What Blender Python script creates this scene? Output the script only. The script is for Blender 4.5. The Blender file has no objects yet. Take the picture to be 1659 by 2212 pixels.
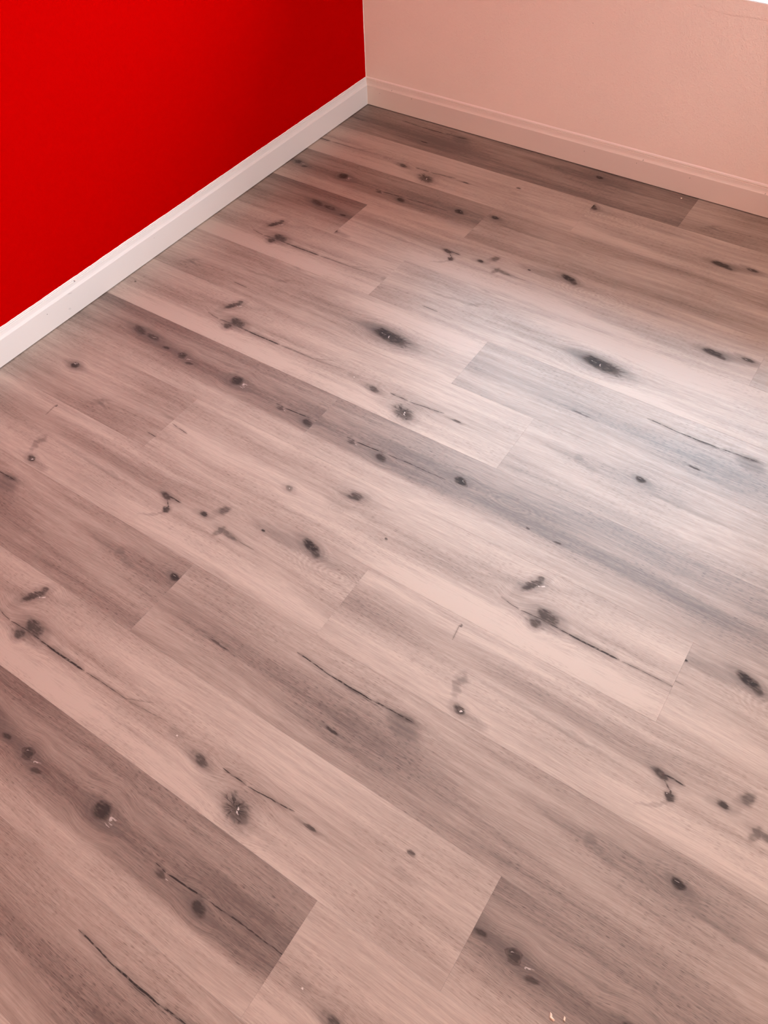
import bpy, bmesh, math, random
from mathutils import Matrix, Vector
random.seed(7)
scene = bpy.context.scene
C = scene.collection

# ------------------------------------------------------------------ camera
cam_data = bpy.data.cameras.new('camera')
cam = bpy.data.objects.new('camera', cam_data); C.objects.link(cam)
cam_data.sensor_fit = 'HORIZONTAL'; cam_data.sensor_width = 36.0
cam_data.lens = 1703.73 / 1659 * 36.0
cam_data.clip_start = 0.02
R_ = Vector((0.8339274533805265, 0.5513071652222472, -0.025008240099604413))
U_ = Vector((-0.4207770104296723, 0.6644967171487693, 0.6175684742539695))
F_ = Vector((-0.35708781831943964, 0.5044844125174911, -0.786119435922268))
cam.matrix_world = Matrix(((R_.x, U_.x, -F_.x, 1.6313577), (R_.y, U_.y, -F_.y, -2.3064909),
                           (R_.z, U_.z, -F_.z, 1.2865803), (0, 0, 0, 1)))
scene.camera = cam

# ------------------------------------------------------------------ sky
SKY = 12.5; FILL_LAMP = 125.0; FILL_LAMP_NEAR = 18.0; FILL_LAMP_COL = (1.0, .75, .62, 1)     # daylight, and the strength and colour of the added, unseen ceiling lamps
world = bpy.data.worlds.new('sky'); scene.world = world; world.use_nodes = True
wn, wl = world.node_tree.nodes, world.node_tree.links
wn.clear()
wo = wn.new('ShaderNodeOutputWorld'); wb = wn.new('ShaderNodeBackground')
wt = wn.new('ShaderNodeTexCoord'); ws = wn.new('ShaderNodeSeparateXYZ'); wr = wn.new('ShaderNodeValToRGB')
wl.new(wt.outputs['Generated'], ws.inputs[0])
wm = wn.new('ShaderNodeMapRange'); wm.inputs['From Min'].default_value = -1
wl.new(ws.outputs['Z'], wm.inputs['Value']); wl.new(wm.outputs[0], wr.inputs[0])
cr = wr.color_ramp
cr.elements[0].position = 0.42; cr.elements[0].color = (.62, .61, .59, 1)
cr.elements[1].position = 0.54; cr.elements[1].color = (.75, .88, 1.0, 1)
wl.new(wr.outputs[0], wb.inputs['Color']); wb.inputs['Strength'].default_value = SKY
wl.new(wb.outputs[0], wo.inputs['Surface'])

# ------------------------------------------------------------------ room size and daylight portal
XL, YB = -0.011, 0.011             # planes of the red wall and of the window wall
XR, YF, ZC = 3.40, -7.00, 2.44     # the rest of the room
WX0, WX1, WZ0, WZ1 = 0.24, 1.95, 0.512, 1.38     # window opening
def portal(name, loc, rot, sx, sy):
    l = bpy.data.lights.new(name, 'AREA'); l.shape = 'RECTANGLE'; l.size = sx; l.size_y = sy
    l.cycles.is_portal = True
    o = bpy.data.objects.new(name, l); C.objects.link(o); o.location = loc; o.rotation_euler = rot
    return o
portal('daylight_portal', ((WX0 + WX1) / 2, YB + 0.13, (WZ0 + WZ1) / 2), (math.radians(-90), 0, 0), WX1 - WX0, WZ1 - WZ0)

SY0, SY1, SZ0, SZ1 = -1.85, -0.75, 1.00, 1.95     # unseen window, added in the right-hand wall to light the far floor
portal('daylight_portal_right', (XR + 0.13, (SY0 + SY1) / 2, (SZ0 + SZ1) / 2), (0, math.radians(90), 0), SZ1 - SZ0, SY1 - SY0)

vs = scene.view_settings
vs.view_transform = 'Standard'; vs.look = 'None'; vs.gamma = 1.0; vs.use_curve_mapping = False
vs.exposure = 1.07
scene.cycles.max_bounces = 6; scene.cycles.diffuse_bounces = 4
scene.cycles.use_light_tree = False; scene.cycles.adaptive_threshold = 0.05
scene.cycles.caustics_reflective = False; scene.cycles.caustics_refractive = False
scene.cycles.sample_clamp_indirect = 6.0

# ------------------------------------------------------------------ node helpers
class NT:
    def __init__(self, tree): self.t = tree; self.n = tree.nodes; self.l = tree.links
    def new(self, kind, **kw):
        nd = self.n.new(kind)
        for k, v in kw.items(): setattr(nd, k, v)
        return nd
    def put(self, sock, v):
        if isinstance(v, bpy.types.NodeSocket): self.l.new(v, sock)
        elif v is not None: sock.default_value = v
    def math(self, op, a, b=None, c=None, clamp=False):
        nd = self.new('ShaderNodeMath', operation=op, use_clamp=clamp)
        self.put(nd.inputs[0], a); self.put(nd.inputs[1], b); self.put(nd.inputs[2], c)
        return nd.outputs[0]
    def vmath(self, op, a, b=None):
        nd = self.new('ShaderNodeVectorMath', operation=op)
        self.put(nd.inputs[0], a)
        if op == 'SCALE': self.put(nd.inputs['Scale'], b)
        else: self.put(nd.inputs[1], b)
        return nd.outputs['Value'] if op in ('LENGTH', 'DOT_PRODUCT', 'DISTANCE') else nd.outputs['Vector']
    def comb(self, x, y, z=0.0):
        nd = self.new('ShaderNodeCombineXYZ')
        self.put(nd.inputs[0], x); self.put(nd.inputs[1], y); self.put(nd.inputs[2], z)
        return nd.outputs[0]
    def sep(self, v):
        nd = self.new('ShaderNodeSeparateXYZ'); self.put(nd.inputs[0], v); return nd.outputs
    def rng(self, v, a, b, c=0.0, d=1.0, mode='SMOOTHSTEP'):
        nd = self.new('ShaderNodeMapRange', interpolation_type=mode)
        self.put(nd.inputs[0], v)
        for i, x in enumerate((a, b, c, d)): self.put(nd.inputs[1 + i], x)
        return nd.outputs[0]
    def noise(self, vec, scale=1.0, detail=2.0, rough=0.55, dist=0.0):
        nd = self.new('ShaderNodeTexNoise', noise_dimensions='3D')
        self.put(nd.inputs['Vector'], vec); self.put(nd.inputs['Scale'], scale); self.put(nd.inputs['Detail'], detail)
        self.put(nd.inputs['Roughness'], rough); self.put(nd.inputs['Distortion'], dist)
        return nd.outputs['Fac']

# NT.mix sockets are found by type, because a Mix node repeats its socket names
def _mix(self, f, a, b, mode='MIX'):
    nd = self.new('ShaderNodeMix', data_type='RGBA', blend_type=mode)
    ins = [s for s in nd.inputs if s.enabled]
    fac = [s for s in ins if s.type == 'VALUE'][0]; cols = [s for s in ins if s.type == 'RGBA']
    self.put(fac, f); self.put(cols[0], a); self.put(cols[1], b)
    return [o for o in nd.outputs if o.enabled and o.type == 'RGBA'][0]
NT.mix = _mix

def material(name):
    m = bpy.data.materials.new(name); m.use_nodes = True
    t = NT(m.node_tree); t.n.clear()
    out = t.new('ShaderNodeOutputMaterial'); b = t.new('ShaderNodeBsdfPrincipled')
    t.l.new(b.outputs[0], out.inputs['Surface'])
    return m, t, b, out

def group(name, ins, outs):
    g = bpy.data.node_groups.new(name, 'ShaderNodeTree')
    for n_, ty in ins: g.interface.new_socket(n_, in_out='INPUT', socket_type=ty)
    for n_ in outs: g.interface.new_socket(n_, in_out='OUTPUT', socket_type='NodeSocketFloat')
    t = NT(g)
    return g, t, t.new('NodeGroupInput'), t.new('NodeGroupOutput')
FV, VV = 'NodeSocketFloat', 'NodeSocketVector'

# an ellipse with a soft rim: value 1 in the core, 0 outside
g_spot, t, gi, go = group('spot', [('P', VV), ('Centre', VV), ('Radius', VV), ('Angle', FV), ('Inner', FV)], ['Mask', 'Distance'])
rel = t.vmath('SUBTRACT', gi.outputs['P'], gi.outputs['Centre'])
vr = t.new('ShaderNodeVectorRotate', rotation_type='Z_AXIS')
t.put(vr.inputs['Vector'], rel); t.put(vr.inputs['Angle'], gi.outputs['Angle'])
d = t.vmath('LENGTH', t.vmath('DIVIDE', vr.outputs[0], gi.outputs['Radius']))
t.l.new(t.rng(d, 1.0, gi.outputs['Inner']), go.inputs['Mask']); t.l.new(d, go.inputs['Distance'])

def spot(t, P, c, r, ang=0.0, inner=0.4):
    nd = t.new('ShaderNodeGroup'); nd.node_tree = g_spot
    t.put(nd.inputs['P'], P); nd.inputs['Centre'].default_value = (c[0], c[1], 0)
    nd.inputs['Radius'].default_value = (r[0], r[1], 1); nd.inputs['Angle'].default_value = ang; nd.inputs['Inner'].default_value = inner
    return nd.outputs['Mask'], nd.outputs['Distance']

# ------------------------------------------------------------------ printed oak films of the planks
# every feature sits at (u along the plank, v across it) in metres from the film's own mark
# knot: u, v, ru, rv, angle, strength     soft: the same, blurred     light: pale fleck
# split: u0, v0, u1, v1, width, strength     rings: u, v, ru, rv, frequency, strength
FILMS = {
 'a': dict(seed=1.3, tone=0.27, feats=[
    ('knot', -.055, .046, .021, .009, -1.05, .75), ('knot', -.046, .023, .006, .005, 0, .6), ('light', -.040, .040, .010, .003, -1.0, .8),
    ('knot', .002, .094, .020, .012, .2, .75), ('soft', .004, .096, .040, .020, 0, .35), ('knot', -.013, .117, .010, .009, 0, .65), ('soft', -.013, .117, .02, .016, 0, .3),
    ('split', -.095, .101, -.050, .107, .0010, .7), ('split', -.050, .107, .010, .103, .0012, .8),
    ('split', .010, .104, .085, .106, .0017, .9), ('split', .050, .106, .150, .104, .0025, 1.0), ('split', .150, .104, .256, .1025, .0011, .75),
    ('split', .250, .1025, .300, .080, .0008, .45), ('split', .255, .103, .345, .094, .0010, .40),
    ('light', .373, .104, .005, .0025, .6, .9), ('soft', .368, .102, .022, .008, 0, .35),
    ('knot', .438, .114, .012, .007, .2, .65), ('soft', .436, .113, .04, .012, .1, .35),
    ('split', .476, .1035, .530, .1045, .0014, .9), ('split', .530, .1045, .622, .0955, .0014, .9), ('knot', .656, .101, .013, .0025, 0, .7),
    ('knot', .545, .144, .020, .015, .3, .6), ('spike', .540, .143, .040, .026, .3, .85), ('light', .545, .145, .009, .004, .9, .9), ('light', .538, .150, .006, .0025, .2, .7),
    ('knot', .812, .047, .006, .004, 0, .7), ('soft', .822, .080, .030, .006, 0, .4),
    ('knot', -.602, .103, .010, .006, .2, .5), ('light', -.599, .104, .003, .003, 0, .8), ('knot', -.469, .047, .016, .008, -.3, .7), ('soft', -.47, .05, .03, .014, 0, .3),
    ('rings', -.484, .096, .030, .022, 4.0, .3), ('soft', -.484, .085, .04, .015, 0, .3), ('knot', -.354, .104, .003, .002, 0, .7),
    ('split', -.950, .093, -.896, .100, .0012, .7), ('split', -.974, .1445, -.950, .144, .0010, .8),
    ('tint', .15, .165, .9, .026, 0, -.30), ('tint', .10, .035, .35, .03, 0, -.18), ('tint', -.10, .075, .3, .03, 0, .14), ('tint', .62, .075, .22, .04, 0, .12),
    ('tint', -.6, .06, .25, .035, 0, .12), ('tint', .15, .075, .25, .012, -.03, .13)]),
 'b': dict(seed=5.1, tone=0.30, feats=[
    ('split', -.002, .144, .050, .1455, .0011, .9), ('split', .050, .146, .10, .150, .0007, .4),
    ('knot', -.313, .073, .010, .0085, 0, .85), ('soft', -.313, .073, .034, .02, 0, .35), ('light', -.316, .068, .008, .002, -.3, .8),
    ('soft', -.168, .133, .028, .008, -.7, .5), ('soft', -.150, .137, .028, .004, .3, .5),
    ('soft', .058, .078, .075, .005, -.12, .4), ('soft', .115, .070, .030, .005, -.5, .35), ('soft', .12, .006, .03, .004, .1, .4),
    ('rings', .187, .108, .06, .012, 3.0, .30),
    ('knot', .470, .111, .026, .014, .15, .95), ('knot', .487, .114, .046, .016, .1, .85), ('spike', .510, .114, .066, .026, .1, .7), ('soft', .48, .112, .085, .026, .05, .35),
    ('light', .468, .112, .012, .0012, .1, .6), ('light', .487, .116, .0025, .009, .25, .9),
    ('rings', .52, .113, .10, .034, 8.0, .28), ('rings', .66, .11, .12, .02, 4.0, .18),
    ('tint', .62, .035, .42, .045, 0, -.34), ('tint', .62, .160, .35, .03, 0, -.16), ('tint', .22, .10, .22, .03, .02, .22), ('tint', -.05, .10, .15, .05, 0, .10), ('tint', -.40, .12, .10, .05, .1, .12),
    ('tint', -.21, .045, .14, .03, 0, -.22)]),
 'c': dict(seed=9.7, tone=0.29, feats=[
    ('knot', -.322, .162, .010, .007, .3, .8), ('light', -.321, .162, .006, .0045, .3, 1.0), ('rings', -.300, .166, .045, .018, 5.0, .35), ('soft', -.29, .167, .03, .01, 0, .35),
    ('soft', -.345, .122, .008, .030, -.15, .5), ('soft', -.350, .108, .016, .008, 0, .45),
    ('split', -.405, .016, -.400, .052, .0007, .6), ('knot', -.404, .016, .003, .003, 0, .6),
    ('split', -.010, .0785, .052, .0775, .0019, .95), ('knot', .010, .081, .013, .006, .4, .7), ('split', .012, .082, .033, .098, .0018, .75), ('split', .033, .096, .038, .112, .0026, .75),
    ('knot', .037, .109, .007, .007, 0, .75), ('light', .037, .108, .0015, .0015, 0, .8), ('soft', .020, .128, .035, .004, -.7, .35),
    ('knot', .111, .0745, .009, .005, .2, .8), ('soft', .11, .075, .03, .010, 0, .35), ('knot', .141, .043, .008, .011, .5, .5), ('soft', .138, .052, .012, .02, .3, .35),
    ('knot', .168, .092, .006, .013, .2, .45), ('knot', .190, .0885, .020, .005, .15, .5), ('split', .19, .089, .26, .090, .0008, .5),
    ('knot', .243, .041, .004, .0025, 0, .9),
    ('soft', .285, .036, .085, .016, .02, .55), ('knot', .351, .021, .022, .009, .25, .95), ('knot', .366, .027, .014, .008, .7, .7), ('rings', .352, .024, .055, .024, 5.0, .35),
    ('light', .347, .021, .006, .0010, .6, .7), ('light', .356, .020, .003, .0009, -.9, .6), ('rings', .43, .052, .14, .055, 11.0, .42), ('rings', .52, .07, .13, .03, 6.0, .30),
    ('knot', .775, .1115, .024, .0085, .05, .85), ('knot', .795, .116, .012, .007, .3, .6), ('knot', .854, .093, .015, .006, .1, .8), ('light', .848, .093, .006, .002, .1, .6), ('soft', .82, .104, .10, .016, -.1, .45),
    ('soft', -.18, .098, .14, .006, .03, .38), ('soft', .60, .045, .06, .008, 0, .25),
    ('tint', -.12, .075, .24, .022, .02, .22), ('tint', .10, .055, .24, .025, 0, .16), ('tint', .20, .140, .45, .03, 0, -.28), ('tint', -.55, .10, .15, .05, 0, .10),
    ('tint', -.2, .03, .3, .02, 0, -.20), ('tint', .62, .15, .18, .03, 0, -.15), ('tint', .55, .03, .25, .03, 0, .12)]),
 'd': dict(seed=13.9, tone=0.65, feats=[
    ('knot', -.565, .068, .022, .010, .2, .6), ('rings', -.560, .068, .04, .020, 4.0, .35), ('knot', -.517, .071, .020, .008, .1, .6), ('light', -.512, .071, .012, .0025, -.2, .6), ('soft', -.52, .07, .09, .026, .05, .4),
    ('knot', -.460, .083, .010, .005, 0, .65), ('knot', -.404, .084, .011, .009, 0, .7), ('ringline', -.404, .084, .012, .010, 0, .7), ('light', -.406, .081, .007, .002, -.3, .5), ('soft', -.405, .085, .035, .018, 0, .4),
    ('knot', -.368, .098, .012, .004, -.2, .6), ('light', -.380, .088, .010, .002, -.6, .6),
    ('knot', -.228, .083, .015, .013, 0, .85), ('rings', -.226, .084, .04, .028, 5.0, .4), ('soft', -.222, .085, .05, .026, 0, .5), ('light', -.203, .086, .012, .003, -.4, .55), ('light', -.207, .094, .010, .002, .1, .5),
    ('split', -.100, .094, -.075, .0965, .0013, .8), ('split', -.075, .0965, .005, .0905, .0021, 1.0), ('split', .005, .0905, .080, .086, .0016, .85), ('split', .075, .087, .155, .085, .0015, .8),
    ('knot', -.082, .103, .009, .004, 0, .55), ('light', -.070, .102, .005, .0018, 0, .5),
    ('knot', .000, .106, .013, .008, .25, .75), ('soft', -.004, .102, .022, .016, .4, .5),
    ('knot', .181, .0715, .013, .0085, 0, .95), ('ringline', .181, .0715, .0135, .009, 0, .6), ('light', .189, .0705, .0025, .002, 0, .8), ('rings', .215, .074, .07, .030, 6.0, .35),
    ('rings', .30, .072, .14, .040, 7.0, .42), ('soft', .30, .075, .17, .03, 0, .35), ('knot', .425, .109, .010, .002, 0, .7), ('knot', .36, .108, .004, .002, 0, .7),
    ('tint', -.05, .165, 1.1, .042, 0, -.52), ('tint', -.35, .03, .4, .03, 0, .08), ('tint', .30, .06, .26, .05, 0, .10), ('tint', .62, .10, .25, .035, .06, .10)]),
 'f': dict(seed=21.1, tone=0.50, feats=[
    ('split', -.240, .0455, -.150, .0505, .0018, .95), ('split', -.160, .0505, -.070, .0495, .0022, 1.0), ('split', -.078, .0490, .016, .0450, .0020, .95), ('split', -.13, .053, -.05, .0525, .0010, .6),
    ('soft', -.001, .056, .034, .022, .2, .75), ('soft', .012, .070, .040, .02, .3, .4), ('knot', -.004, .047, .020, .005, -.1, .4),
    ('knot', -.096, .133, .013, .0025, .05, .75), ('knot', -.37, .111, .020, .002, 0, .55),
    ('soft', .345, .058, .012, .014, .9, .5), ('soft', .372, .070, .035, .008, .1, .45), ('soft', .31, .062, .05, .006, 0, .3), ('rings', .36, .066, .05, .02, 4.0, .25),
    ('knot', .481, .0445, .010, .007, .1, .9), ('light', .477, .042, .004, .0016, -.4, .7), ('soft', .492, .049, .03, .010, .25, .5), ('soft', .58, .068, .11, .008, .03, .40), ('soft', .735, .086, .04, .01, 0, .3),
    ('tint', .05, .085, .35, .03, .03, .16), ('tint', .40, .060, .25, .03, 0, .14), ('tint', -.30, .155, .4, .03, 0, -.06), ('tint', .55, .15, .4, .03, 0, -.12)]),
}
PALE, MID, DEEP = (.465, .366, .302, 1), (.272, .201, .163, 1), (.110, .075, .062, 1)
KNOT, HAZE, FLECK = (.036, .028, .026, 1), (.120, .090, .078, 1), (.74, .64, .58, 1)

class Film(NT):
    """marks are looked up in (u, v, 1) so that each ellipse or line costs two dot products"""
    def ellipse(self, P1, cu, cv, ru, rv, ang):
        c, s = math.cos(ang), math.sin(ang)
        a = self.vmath('DOT_PRODUCT', P1, (c / ru, s / ru, -(c * cu + s * cv) / ru))
        b = self.vmath('DOT_PRODUCT', P1, (-s / rv, c / rv, -(-s * cu + c * cv) / rv))
        return self.math('MULTIPLY_ADD', a, a, self.math('MULTIPLY', b, b))      # squared distance, 1 on the rim
    def line(self, P1, u0, v0, u1, v1, w):
        dx, dy = u1 - u0, v1 - v0; L2 = dx * dx + dy * dy; ln = math.sqrt(L2)
        h = self.vmath('DOT_PRODUCT', P1, (dx / L2, dy / L2, -(u0 * dx + v0 * dy) / L2))
        q = self.math('ABSOLUTE', self.vmath('DOT_PRODUCT', P1, (-dy / ln, dx / ln, (u0 * dy - v0 * dx) / ln)))
        e = self.math('MULTIPLY', h, self.math('MULTIPLY_ADD', h, -7.0, 7.0), clamp=True)
        wd = self.math('MULTIPLY_ADD', e, w, 1e-6)
        return self.rng(q, wd, self.math('MULTIPLY', wd, .3)), self.rng(q, self.math('MULTIPLY', wd, 6.0), 0.0)
    def noise2(self, vec, detail=2.0, rough=.55):
        nd = self.new('ShaderNodeTexNoise', noise_dimensions='2D')
        self.put(nd.inputs['Vector'], vec); nd.inputs['Scale'].default_value = 1.0
        nd.inputs['Detail'].default_value = detail; nd.inputs['Roughness'].default_value = rough
        return nd.outputs['Fac']

_films = {}
def film_material(key, ua, ub):
    """the oak print of one film as far as it shows between ua and ub"""
    ck = (key, round(ua, 3), round(ub, 3))
    if ck in _films: return _films[ck]
    spec = FILMS[key]
    m, t0, b, out = material('oak_film_' + key); t = Film(m.node_tree)
    tc = t.new('ShaderNodeTexCoord'); x, y, z = t.sep(tc.outputs['Object'])
    ph = t.new('ShaderNodeAttribute', attribute_type='OBJECT', attribute_name='film_phase')
    tn = t.new('ShaderNodeAttribute', attribute_type='OBJECT', attribute_name='tone')
    u = t.math('ADD', x, ph.outputs['Fac']); v = t.math('MULTIPLY', y, -1.0)
    sd = spec['seed'] * 7.0
    def N(su, sv, k, detail, vv=None, rough=.55):
        return t.noise2(t.comb(t.math('MULTIPLY_ADD', u, su, sd + k), t.math('MULTIPLY', vv if vv is not None else v, sv)), detail, rough)
    n1 = N(30, 70, 0, 2.0); n3 = N(75, 260, 40, 1.0); n2 = N(3.5, 6, 80, 0.0)
    j1 = t.math('SUBTRACT', n1, .5); j3 = t.math('SUBTRACT', n3, .5)
    jv = t.math('MULTIPLY_ADD', j1, .010, t.math('MULTIPLY', j3, .005))
    Pj = t.comb(t.math('MULTIPLY_ADD', j1, .026, u), t.math('ADD', v, jv), 1.0)
    P = t.comb(u, v, 1.0)
    Pk = t.comb(t.math('MULTIPLY_ADD', j1, .014, u), t.math('MULTIPLY_ADD', jv, .6, v), 1.0)
    Pl = t.comb(u, t.math('MULTIPLY_ADD', j1, .0032, v), 1.0)
    dark = soft = pale = tint = rings = bend = None
    def acc(old, new, op='MAXIMUM'): return new if old is None else t.math(op, old, new)
    def scr(old, new):                                     # 1-(1-a)(1-b)
        return new if old is None else t.math('SUBTRACT', t.math('ADD', old, new), t.math('MULTIPLY', old, new))
    for f in spec['feats']:
        k = f[0]
        if k == 'split': lo, hi = f[1] - .02, f[3] + .02
        else: lo, hi = f[1] - 3 * max(f[3], f[4]), f[1] + 3 * max(f[3], f[4])
        if hi < ua or lo > ub: continue
        if k == 'split':
            mk, halo = t.line(Pl, f[1], f[2], f[3], f[4], f[5] * 1.0)
            dark = acc(dark, t.math('MULTIPLY', t.math('MULTIPLY', mk, t.rng(n3, .34, .52, .35, 1.0)), f[6]))
            soft = scr(soft, t.math('MULTIPLY', halo, f[6] * .55))
        elif k == 'rings':
            d2 = t.ellipse(P, f[1], f[2], f[3], f[4], 0.0)
            wv = t.math('SINE', t.math('MULTIPLY_ADD', t.math('SQRT', d2), f[5] * 6.28, t.math('MULTIPLY_ADD', n2, 14.0, t.math('MULTIPLY', n1, 5.0))))
            rings = acc(rings, t.math('MULTIPLY', t.math('MULTIPLY', wv, t.rng(d2, 1.0, 0.05)), f[6]), 'ADD')
        elif k == 'ringline':
            d2 = t.ellipse(Pj, f[1], f[2], f[3], f[4], f[5])
            dark = acc(dark, t.math('MULTIPLY', t.rng(t.math('ABSOLUTE', t.math('SUBTRACT', d2, 1.0)), .5, .0), f[6] * .7))
        elif k == 'tint':
            tint = acc(tint, t.math('MULTIPLY', t.rng(t.ellipse(Pj, *f[1:6]), 1.0, 0.0), f[6]), 'ADD')
        elif k == 'light':
            mk = t.rng(t.ellipse(Pj, f[1], f[2], f[3] * .85, f[4] * .62, f[5]), 1.0, .2)
            pale = acc(pale, t.math('MULTIPLY', t.math('MULTIPLY', mk, t.rng(n3, .40, .54)), f[6] * .8))
        elif k == 'spike':                                 # dark hairs raying out of a knot
            mk = t.rng(t.ellipse(Pj, *f[1:6]), 1.0, 0.0)
            rel = t.vmath('SUBTRACT', P, (f[1], f[2], 1.0))
            rel = t.vmath('ADD', rel, t.comb(t.math('MULTIPLY', j1, .022), t.math('MULTIPLY', j1, -.014), 0.0))
            an = t.vmath('NORMALIZE', t.vmath('MULTIPLY', rel, (1.0, 1.5, 0.0)))
            sp = t.noise2(t.vmath('ADD', t.vmath('SCALE', an, 3.2), t.vmath('SCALE', rel, 30.0)), 1.0)
            dark = acc(dark, t.math('MULTIPLY', t.math('MULTIPLY', t.math('MULTIPLY', mk, mk), t.rng(sp, .36, .62, .12, 1.0)), f[6] * 1.1))
            soft = scr(soft, t.math('MULTIPLY', mk, f[6] * .7))
        elif k == 'soft':
            soft = scr(soft, t.math('MULTIPLY', t.rng(t.ellipse(Pj, f[1], f[2], f[3] * 1.25, f[4] * 1.25, f[5]), 1.0, 0.0), f[6]))
        else:
            d2 = t.ellipse(Pk, *f[1:6])
            core = t.math('MULTIPLY', t.rng(d2, 1.95, .10), t.math('MULTIPLY_ADD', n3, 1.5, .30), clamp=True)
            dark = acc(dark, t.math('MULTIPLY', core, min(1.0, f[6] * 1.05)))
            big = f[3] > .009
            soft = scr(soft, t.math('MULTIPLY', t.rng(d2, 7.5 if big else 4.0, .2), f[6] * .62))
            if big:                                        # the grain parts around a real knot, darker along its way
                d3 = t.rng(t.ellipse(P, f[1], f[2], f[3] * 4.2, f[4] * 5.0, f[5]), 1.0, 0.0)
                bend = acc(bend, t.math('MULTIPLY', t.math('MULTIPLY', d3, t.math('SUBTRACT', v, f[2])), -.34), 'ADD')
                d4 = t.rng(t.ellipse(Pj, f[1], f[2], f[3] * 6.0, f[4] * 1.5, f[5] * .3), 1.0, 0.0)
                soft = scr(soft, t.math('MULTIPLY', d4, f[6] * .30))
    vb = t.math('ADD', v, bend) if bend is not None else v
    vb = t.math('MULTIPLY_ADD', t.math('SUBTRACT', n2, .5), .016, vb)
    vw = t.math('MULTIPLY_ADD', t.math('SUBTRACT', n2, .5), .016, v); g_band = N(1.1, 17.0, 120, 1.0, vw); g_strk = N(3.6, 95.0, 160, 2.0, vb, .62)
    g_fine = N(24.0, 560.0, 200, 1.0, vb); g_tick = N(85.0, 1300.0, 240, 0.5, vb); g_zone = N(4.0, 15.0, 280, 0.0)
    tk = t.math('MULTIPLY', t.rng(g_tick, .58, .74), t.rng(g_zone, .36, .62, .25, 1.0))
    tone = t.math('ADD', tn.outputs['Fac'], spec['tone'])
    for n_, k_ in ((g_band, .72), (g_strk, .50), (g_fine, .46), (g_zone, .30)):
        tone = t.math('MULTIPLY_ADD', n_, k_, t.math('SUBTRACT', tone, .5 * k_))
    tone = t.math('MULTIPLY_ADD', tk, .30, tone)
    if tint is not None: tone = t.math('MULTIPLY_ADD', tint, .75, tone)
    if rings is not None: tone = t.math('MULTIPLY_ADD', t.math('MULTIPLY', rings, t.rng(n1, .36, .60, .12, 1.0)), .26, tone)
    ramp = t.new('ShaderNodeValToRGB'); cr = ramp.color_ramp
    cr.elements[0].position = 0.0; cr.elements[0].color = PALE
    cr.elements[1].position = 1.0; cr.elements[1].color = DEEP
    e = cr.elements.new(.55); e.color = MID
    t.put(ramp.inputs[0], tone); col = ramp.outputs[0]
    if soft is not None:
        sfine = t.math('MULTIPLY', soft, t.math('MULTIPLY_ADD', g_strk, .9, .42), clamp=True)
        col = t.mix(sfine, col, HAZE)
    if dark is not None: col = t.mix(dark, col, KNOT)
    if pale is not None: col = t.mix(pale, col, FLECK)
    t.put(b.inputs['Base Color'], col)
    t.put(b.inputs['Roughness'], t.math('MULTIPLY_ADD', g_strk, .12, .385))
    matt = t.math('MULTIPLY_ADD', soft, .45, dark, clamp=True) if soft is not None and dark is not None else 0.0
    t.put(b.inputs['Specular IOR Level'], t.math('MULTIPLY_ADD', matt, -.42, .5))     # the embossed knots and splits are matt
    b.inputs['IOR'].default_value = 1.62
    _films[ck] = m
    return m

# ------------------------------------------------------------------ paints
def paint(name, col, rough=.75, spec=.3, peel=.5, scale=260, marks=(), mark_col=(.10, .07, .06, 1), vary=0.0):
    m, t, b, out = material(name)
    tc = t.new('ShaderNodeTexCoord'); P = tc.outputs['Object']
    c = col
    if vary:
        n = t.noise(P, scale=3.0, detail=3.0)
        c = t.mix(t.rng(n, .3, .7), tuple(x * (1 - vary) for x in col[:3]) + (1,), col)
    for (axis, ma) in ((mk[0], mk[1:]) for mk in marks):
        x, y, z = t.sep(P)
        Q = t.comb(y if axis == 'y' else x, z)
        mk_, d_ = spot(t, Q, ma[0:2], ma[2:4], ma[4], .3)
        c = t.mix(t.math('MULTIPLY', mk_, ma[5]), c, mark_col)
    t.put(b.inputs['Base Color'], c)
    b.inputs['Roughness'].default_value = rough; b.inputs['Specular IOR Level'].default_value = spec
    if peel:
        n1 = t.noise(P, scale=scale, detail=2.0); n2 = t.noise(P, scale=scale * .28, detail=1.0)
        hgt = t.math('MULTIPLY_ADD', n2, .8, n1)
        bump = t.new('ShaderNodeBump'); bump.inputs['Strength'].default_value = peel; bump.inputs['Distance'].default_value = .0012
        t.put(bump.inputs['Height'], hgt); t.put(b.inputs['Normal'], bump.outputs[0])
    return m
RED = (.45, .0004, .0003, 1)
M_red = paint('red_wall_paint', RED, rough=.6, spec=.0, peel=.35, scale=420)
M_wall = paint('peach_cream_wall_paint', (.87, .695, .595, 1), rough=.8, spec=.2, peel=.85, scale=300, vary=.03,
               marks=[('x', .7656, .3923, .0022, .0012, .6, .6)])
M_ceil = paint('white_ceiling_paint', (.90, .89, .87, 1), peel=.4)
TRIMC = (.73, .675, .64, 1)
M_trim = paint('white_trim_paint', TRIMC, rough=.5, spec=.35, peel=0)
M_trim_back = paint('trim_paint_back_pink_light', (.73, .595, .515, 1), rough=.5, spec=.35, peel=.06, scale=120, marks=[  # pink light off the red wall is put into this trim colour
    ('x', .8096, .0466, .0013, .0020, .5, .9), ('x', .995, .0668, .0013, .0026, .5, .9), ('x', .9779, .0539, .0013, .0020, .5, .9), ('x', 1.1423, .0537, .0013, .0024, .5, .9),
    ('x', 1.3566, .0668, .0013, .0024, .5, .8), ('x', .0992, .0680, .0016, .0026, .3, .6), ('x', .0514, .0488, .0022, .0014, .5, .6), ('x', .1806, .060, .0020, .0040, 0, .45)])
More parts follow.
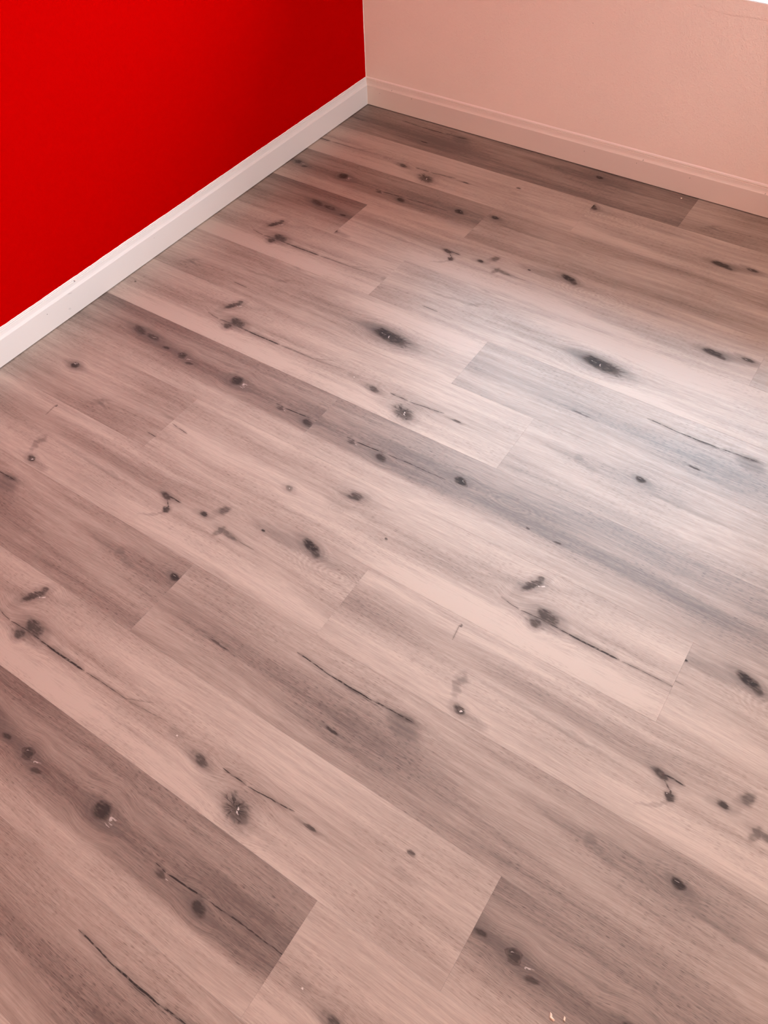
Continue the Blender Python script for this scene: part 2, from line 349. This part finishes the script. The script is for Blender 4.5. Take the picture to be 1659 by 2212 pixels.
M_trim_left = paint('white_trim_paint_left', TRIMC, rough=.5, spec=.35, peel=.06, scale=120, marks=[
    ('y', -1.4384, .0497, .0020, .0016, 0, .75), ('y', -1.0502, .0532, .0015, .0013, 0, .6), ('y', -1.357, .0616, .010, .0012, .25, .35), ('y', -1.3735, .0246, .006, .0035, .5, .16),
    ('y', -1.328, .0790, .0030, .0028, 0, .75)])
M_caulk = paint('caulk', (.90, .74, .68, 1), rough=.6, spec=.3, peel=0)
M_sub = paint('dark_underlay', (.16, .12, .10, 1), peel=0)
M_vinyl = paint('white_vinyl', (.85, .86, .87, 1), rough=.35, spec=.5, peel=0)
M_metal = paint('satin_nickel', (.55, .54, .52, 1), rough=.3, spec=.5, peel=0)
M_flake = paint('cream_flake', (.80, .66, .52, 1), rough=.7, peel=0)
M_glass, t, b, out = material('window_glass')
t.n.remove(b)
tr = t.new('ShaderNodeBsdfTransparent'); gl = t.new('ShaderNodeBsdfGlossy'); gl.inputs['Roughness'].default_value = .01
fr = t.new('ShaderNodeFresnel'); fr.inputs['IOR'].default_value = 1.45; mx = t.new('ShaderNodeMixShader')
tr.inputs['Color'].default_value = (.95, .97, .97, 1)
t.put(mx.inputs[0], fr.outputs[0]); t.put(mx.inputs[1], tr.outputs[0]); t.put(mx.inputs[2], gl.outputs[0]); t.put(out.inputs['Surface'], mx.outputs[0])

# ------------------------------------------------------------------ mesh helpers
def add_box(bm, x0, x1, y0, y1, z0, z1):
    vs_ = [bm.verts.new(p) for p in ((x0, y0, z0), (x1, y0, z0), (x1, y1, z0), (x0, y1, z0), (x0, y0, z1), (x1, y0, z1), (x1, y1, z1), (x0, y1, z1))]
    for q in ((3, 2, 1, 0), (4, 5, 6, 7), (0, 1, 5, 4), (1, 2, 6, 5), (2, 3, 7, 6), (3, 0, 4, 7)): bm.faces.new([vs_[i] for i in q])
def obj(name, bm, m, parent=None, kind=None, smooth=False, label=None):
    me = bpy.data.meshes.new(name); bm.normal_update(); bm.to_mesh(me); bm.free(); me.materials.append(m)
    if smooth:
        for p in me.polygons: p.use_smooth = True
    o = bpy.data.objects.new(name, me); C.objects.link(o)
    if parent: o.parent = parent
    if kind: o['kind'] = kind
    if label: o['label'] = label
    return o
def box(name, dims, m, parent=None, kind=None, bevel=0, label=None):
    bm = bmesh.new(); add_box(bm, *dims)
    if bevel: bmesh.ops.bevel(bm, geom=bm.edges[:], offset=bevel, segments=2, affect='EDGES', profile=.6)
    return obj(name, bm, m, parent, kind, label=label)
def slab_with_hole(name, d0, d1, x0, x1, z0, z1, hx0, hx1, hz0, hz1, m, along='x'):
    """a wall from d0 to d1 in depth, with one opening; along = the axis it runs along"""
    bm = bmesh.new()
    xs, zs = (x0, hx0, hx1, x1), (z0, hz0, hz1, z1)
    pt = (lambda a, d, z: (a, d, z)) if along == 'x' else (lambda a, d, z: (d, a, z))
    g = {(i, j, k): bm.verts.new(pt(xs[i], d_, zs[j])) for i in range(4) for j in range(4) for k, d_ in enumerate((d0, d1))}
    for i in range(3):
        for j in range(3):
            if (i, j) == (1, 1): continue
            for k in (0, 1): bm.faces.new([g[i, j, k], g[i + 1, j, k], g[i + 1, j + 1, k], g[i, j + 1, k]])
    ring = [(0, 0), (1, 0), (2, 0), (3, 0), (3, 1), (3, 2), (3, 3), (2, 3), (1, 3), (0, 3), (0, 2), (0, 1)]
    hole = [(1, 1), (2, 1), (2, 2), (1, 2)]
    for loop in (ring, hole):
        for a, b_ in zip(loop, loop[1:] + loop[:1]): bm.faces.new([g[a + (0,)], g[b_ + (0,)], g[b_ + (1,)], g[a + (1,)]])
    bmesh.ops.recalc_face_normals(bm, faces=bm.faces[:])
    return obj(name, bm, m, None, 'structure')

# ------------------------------------------------------------------ room shell
box('wall_left', (XL - .12, XL, YF - .12, YB + .14, -.02, ZC), M_red, kind='structure')
w_back = slab_with_hole('wall_back', YB, YB + .14, XL, XR, -.02, ZC, WX0, WX1, WZ0, WZ1, M_wall)
slab_with_hole('wall_right', XR, XR + .14, YF - .12, YB + .14, -.02, ZC, SY0, SY1, SZ0, SZ1, M_wall, 'y')
box('wall_front', (XL, XR, YF - .12, YF, -.02, ZC), M_wall, kind='structure')
box('ceiling', (XL - .12, XR + .12, YF - .12, YB + .14, ZC, ZC + .1), M_ceil, kind='structure')

# the floor: an underlay with every plank laid on it as a part
floor = box('floor', (XL, XR, YF, YB, -.05, -.0045), M_sub, kind='structure')
W, L, GAP = .18, 1.20, .00005
def plank_mesh(len_, wid):
    bm = bmesh.new(); e = .00016
    o_ = [(GAP, -GAP), (len_ - GAP, -GAP), (len_ - GAP, -wid + GAP), (GAP, -wid + GAP)]
    i_ = [(GAP + e, -GAP - e), (len_ - GAP - e, -GAP - e), (len_ - GAP - e, -wid + GAP + e), (GAP + e, -wid + GAP + e)]
    lo = [bm.verts.new((x, y, -.0045)) for x, y in o_]; md = [bm.verts.new((x, y, -e * .7)) for x, y in o_]; hi = [bm.verts.new((x, y, 0)) for x, y in i_]
    bm.faces.new(hi[::-1])
    for k in range(4):
        n = (k + 1) % 4
        bm.faces.new([lo[n], lo[k], md[k], md[n]]); bm.faces.new([md[n], md[k], hi[k], hi[n]])
    bmesh.ops.recalc_face_normals(bm, faces=bm.faces[:])
    me = bpy.data.meshes.new('plank'); bm.to_mesh(me); bm.free(); return me
MESHES = {}
def plank(row, x0, x1, film, anchor, tone=0.0):
    xa, xb = max(x0, XL + .003), min(x1, XR - .003)
    if xb - xa < .02: return
    y0 = .008 - W * (row - 1); wid = W
    if y0 < YF + .02: return
    if y0 - wid < YF + .003: wid = y0 - YF - .003
    key = (film, round(xb - xa, 4), round(wid, 4), round(xa - anchor, 3))
    if key not in MESHES:
        MESHES[key] = plank_mesh(xb - xa, wid); MESHES[key].materials.append(film_material(film, -9, 9))
    o = bpy.data.objects.new('plank', MESHES[key]); C.objects.link(o); o.parent = floor
    o.location = (xa, y0, 0); o['film_phase'] = xa - anchor; o['tone'] = tone
# row: list of (left joint, film, place of the film's mark, tone)
ROWS = {
 1: [(-.015, 'f', .405, .22), (1.185, 'b', 1.433, .12)],
 2: [(-.266, 'a', -.108, -.07), (.934, 'c', .573, -.06)],  # paler tone in these far rows stands in for light missing there
 3: [(-.508, 'd', .431, -.06), (.692, 'f', .238, -.10)],
 4: [(-.84, 'd', .788, .0), (.36, 'c', .676, -.10)],
 5: [(-.592, 'a', .242, -.03), (.608, 'b', .753, -.08), (1.808, 'd', 2.75, .0)],
 6: [(-.232, 'b', .263, .02), (.968, 'f', 1.640, .0)],
 7: [(-.014, 'a', .385, .0), (1.186, 'f', .978, -.10)],
 8: [(-.43, 'd', .755, .0), (.77, 'd', .957, .0)],
 9: [(-.712, 'b', .462, .04), (.488, 'a', 1.442, .0), (1.688, 'c', 1.445, .05)],
 10: [(-.10, 'c', .621, .0), (1.10, 'c', 1.718, .0)],
 11: [(-.40, 'f', .308, .0), (.80, 'f', 1.331, .0)],
 12: [(-.815, 'b', .0, .0), (.385, 'a', .642, .0), (1.585, 'd', 2.055, .0)],
 13: [(.171, 'd', 1.228, .0), (1.371, 'a', 1.047, .02)],
 14: [(-.55, 'c', 0, 0), (.65, 'f', 1.337, .03), (1.85, 'b', 2.4, 0)],
 15: [(-.2, 'b', .3, 0), (1.0, 'a', 2.0, -.05)],
}
order = 'acfbdbac'
for row in range(1, 41):
    segs = list(ROWS.get(row, []))
    if not segs: segs = [(-random.uniform(.1, 1.1), random.choice(order), random.uniform(-.5, .8), 0)]
    while segs[-1][0] + L < XR:
        fk = random.choice(order); s0 = segs[-1][0] + L
        segs.append((s0, fk, s0 + .45, random.uniform(-.05, .05)))
    x0, fk, an, tn = segs[0]
    while x0 > XL:
        x0 -= L; segs.insert(0, (x0, random.choice(order), x0 + .45, 0.0))
    for s in segs: plank(row, s[0], s[0] + L, s[1], s[2], s[3])

# ------------------------------------------------------------------ baseboards (profile: distance from the wall, height)
PROFILE = [(.0110, .0022), (.0110, .0645), (.0104, .0658), (.0086, .0672), (.0066, .0710), (.0056, .0760), (.0052, .0796), (.0036, .0802), (.0036, .0816), (.0042, .0826), (.0030, .0850), (.0, .0856)]
def run(name, m, a, b_, inward, mitre_a, mitre_b, parent=None, kind='structure'):
    """extrudes the profile from a to b along a wall; inward = unit vector into the room"""
    bm = bmesh.new(); d = (Vector(b_) - Vector(a)).normalized(); inn = Vector(inward)
    rows = []
    for P, s, mt in ((Vector(a), 1, mitre_a), (Vector(b_), -1, mitre_b)):
        rows.append([bm.verts.new(P + inn * off + d * s * (off if mt else 0) + Vector((0, 0, h))) for off, h in PROFILE] + [bm.verts.new(P + Vector((0, 0, .0022)))])
    n = len(rows[0])
    for k in range(n - 1): bm.faces.new([rows[0][k], rows[1][k], rows[1][k + 1], rows[0][k + 1]])
    bm.faces.new([rows[0][n - 1], rows[1][n - 1], rows[1][0], rows[0][0]])
    bm.faces.new(rows[0][::-1]); bm.faces.new(rows[1])
    bmesh.ops.recalc_face_normals(bm, faces=bm.faces[:])
    return obj(name, bm, m, parent, kind)
b_left = run('baseboard_left', M_trim_left, (XL, YF, 0), (XL, YB, 0), (1, 0, 0), True, True)
b_back = run('baseboard_back', M_trim_back, (XL, YB, 0), (XR, YB, 0), (0, -1, 0), True, True)
run('baseboard_right', M_trim, (XR, YB, 0), (XR, YF, 0), (-1, 0, 0), True, True)
run('baseboard_front', M_trim, (XR, YF, 0), (XL, YF, 0), (0, 1, 0), True, True)

# wavy bead of caulk where the red paint meets the trim, and along the corner
def bead(name, a, b_, up, inn, n, base, amp, parent, thick=.0012):
    bm = bmesh.new(); a, b_ = Vector(a), Vector(b_); up, inn = Vector(up), Vector(inn)
    prev = None; rnd = random.Random(len(name)); w1 = w2 = 0.0
    for k in range(n + 1):
        p = a.lerp(b_, k / n)
        w1 = .8 * w1 + rnd.uniform(-1, 1) * .55; w2 = .3 * w2 + rnd.uniform(-1, 1)
        h = base + amp * (w1 * .7 + w2 * .35); h = max(base * .35, h)
        cur = [bm.verts.new(p - up * .0012 + inn * thick * .6), bm.verts.new(p + up * h * .45 + inn * thick), bm.verts.new(p + up * h + inn * .0001)]
        if prev:
            for q in range(2): bm.faces.new([prev[q], cur[q], cur[q + 1], prev[q + 1]])
        prev = cur
    bmesh.ops.recalc_face_normals(bm, faces=bm.faces[:])
    return obj(name, bm, M_caulk, parent, smooth=True)
bead('caulk_bead', (XL, YB, .0852), (XL, -2.2, .0852), (0, 0, 1), (1, 0, 0), 420, .0020, .0007, b_left)
bead('caulk_bead', (XL, YB, .0852), (2.4, YB, .0852), (0, 0, 1), (0, -1, 0), 60, .0040, .0002, b_back, .0022)
bead('corner_caulk', (XL, YB - .0004, .086), (XL, YB - .0004, 1.4), (0, -1, 0), (1, 0, 0), 220, .0014, .0007, w_back)

# the joint tape that shows as a faint wavy ridge just under the window sill
bm = bmesh.new(); prev = None
for x_, z_, h_ in ((1.02, .4830, .0), (1.05, .4815, .0006), (1.082, .4792, .0010), (1.11, .4770, .0012), (1.130, .4762, .0014), (1.147, .4785, .0014), (1.175, .4795, .0012), (1.2145, .4800, .0012), (1.27, .4780, .0010), (1.34, .4800, .0)):
    cur = [bm.verts.new((x_, YB - .0001, z_ - .0022)), bm.verts.new((x_, YB - .0002 - h_ * .5, z_ - .0006)), bm.verts.new((x_, YB - .0001, z_ + .006))]
    if prev:
        for q in range(2): bm.faces.new([prev[q], cur[q], cur[q + 1], prev[q + 1]])
    prev = cur
bmesh.ops.recalc_face_normals(bm, faces=bm.faces[:])
obj('tape_ridge', bm, M_wall, w_back, smooth=True)

# ------------------------------------------------------------------ windows
def window(name, a0, a1, z0, z1, wall, along):
    """two sashes in a white frame; wall = room face of the wall, depth counts outwards"""
    root = bpy.data.objects.new(name, None); C.objects.link(root); root['kind'] = 'structure'
    root.location = ((a0 + a1) / 2, wall, z0) if along == 'x' else (wall, (a0 + a1) / 2, z0)
    def part(nm, u0, u1, d0, d1, h0, h1, m, bevel=.003):
        dims = (u0, u1, wall + d0, wall + d1, h0, h1) if along == 'x' else (wall + d0, wall + d1, u0, u1, h0, h1)
        o = box(nm, dims, m, root, None, bevel); o.matrix_parent_inverse = Matrix.Translation(-Vector(root.location)); return o
    mid = (a0 + a1) / 2; fw = .032
    part('sill', a0 + .001, a1 - .001, .0015, .075, z0 - .017, z0 + .002, M_vinyl, .0012)
    part('frame_bottom', a0, a1, .075, .135, z0, z0 + fw, M_vinyl)
    part('frame_top', a0, a1, .075, .135, z1 - fw, z1, M_vinyl)
    part('frame_side', a0, a0 + fw, .075, .135, z0 + fw, z1 - fw, M_vinyl)
    part('frame_side', a1 - fw, a1, .075, .135, z0 + fw, z1 - fw, M_vinyl)
    part('meeting_stile', mid - .02, mid + .02, .083, .127, z0 + fw, z1 - fw, M_vinyl)
    part('latch', mid - .012, mid + .012, .063, .084, z0 + .5, z0 + .56, M_metal)
    part('pane', a0 + fw, mid - .02, .103, .109, z0 + fw, z1 - fw, M_glass, 0)
    part('pane', mid + .02, a1 - fw, .103, .109, z0 + fw, z1 - fw, M_glass, 0)
window('window_1', WX0, WX1, WZ0, WZ1, YB, 'x')
window('added_window', SY0, SY1, SZ0, SZ1, XR, 'y')  # added out of view as a second source of daylight

# ------------------------------------------------------------------ unseen ceiling lamps, added to brighten the back wall and floor
def lamp(x, y, power, col, where):
    r = bpy.data.objects.new('added_ceiling_lamp', None); C.objects.link(r); r.location = (x, y, ZC)
    r['label'] = 'added fill light, built as a round flush ceiling lamp with an opal glass bowl, ' + where; r['category'] = 'lamp'
    bm = bmesh.new(); bmesh.ops.create_cone(bm, cap_ends=True, segments=40, radius1=.20, radius2=.20, depth=.03)
    o = obj('base', bm, M_vinyl, r); o.location = (0, 0, -.015)
    m, t, b, out = material('opal_glass'); b.inputs['Base Color'].default_value = (.9, .9, .88, 1); b.inputs['Roughness'].default_value = .3
    b.inputs['Emission Color'].default_value = col; b.inputs['Emission Strength'].default_value = power
    bm = bmesh.new(); bmesh.ops.create_uvsphere(bm, u_segments=32, v_segments=16, radius=.18)
    bmesh.ops.delete(bm, geom=[v for v in bm.verts if v.co.z > .001], context='VERTS')
    for v in bm.verts: v.co.z *= .55
    o = obj('bowl', bm, m, r, smooth=True); o.location = (0, 0, -.03)
lamp(1.75, -6.1, FILL_LAMP, FILL_LAMP_COL, 'deep in the room')  # added out of view, mainly to brighten the back wall
lamp(2.85, -0.65, FILL_LAMP_NEAR, FILL_LAMP_COL, 'near the window wall')  # added out of view to lift the floor by the back wall

# ------------------------------------------------------------------ crumbs lying on the floor
def flake(x, y, pts, h, label):
    bm = bmesh.new()
    lo = [bm.verts.new((a, b_, .0001)) for a, b_ in pts]; hi = [bm.verts.new((a * .8, b_ * .8, h * (1 + .4 * ((i % 2) - .5)))) for i, (a, b_) in enumerate(pts)]
    n = len(pts)
    bm.faces.new(hi); bm.faces.new(lo[::-1])
    for i in range(n): bm.faces.new([lo[i], lo[(i + 1) % n], hi[(i + 1) % n], hi[i]])
    bmesh.ops.recalc_face_normals(bm, faces=bm.faces[:])
    o = obj('paint_flake', bm, M_flake); o.location = (x, y, 0); o['label'] = label; o['category'] = 'flake'; o['group'] = 'crumbs on the floor'
ROWY = lambda row, v: .008 - W * (row - 1) - v
flake(1.729, ROWY(12, .121), [(-.005, .0035), (-.002, .003), (.0, -.0005), (.005, -.002), (.004, -.004), (-.003, -.003)], .0012, 'bent cream paint flake at the bottom edge, left of a smaller crumb')
flake(1.744, ROWY(12, .114), [(-.002, .003), (.001, .002), (.002, -.003), (-.001, -.002)], .0014, 'small straight cream crumb at the bottom edge, right of the bent flake')
flake(1.140, ROWY(1, .030), [(-.003, .002), (.001, .003), (.003, -.001), (-.001, -.003)], .0012, 'tiny pale flake on the brown plank beside the back baseboard')
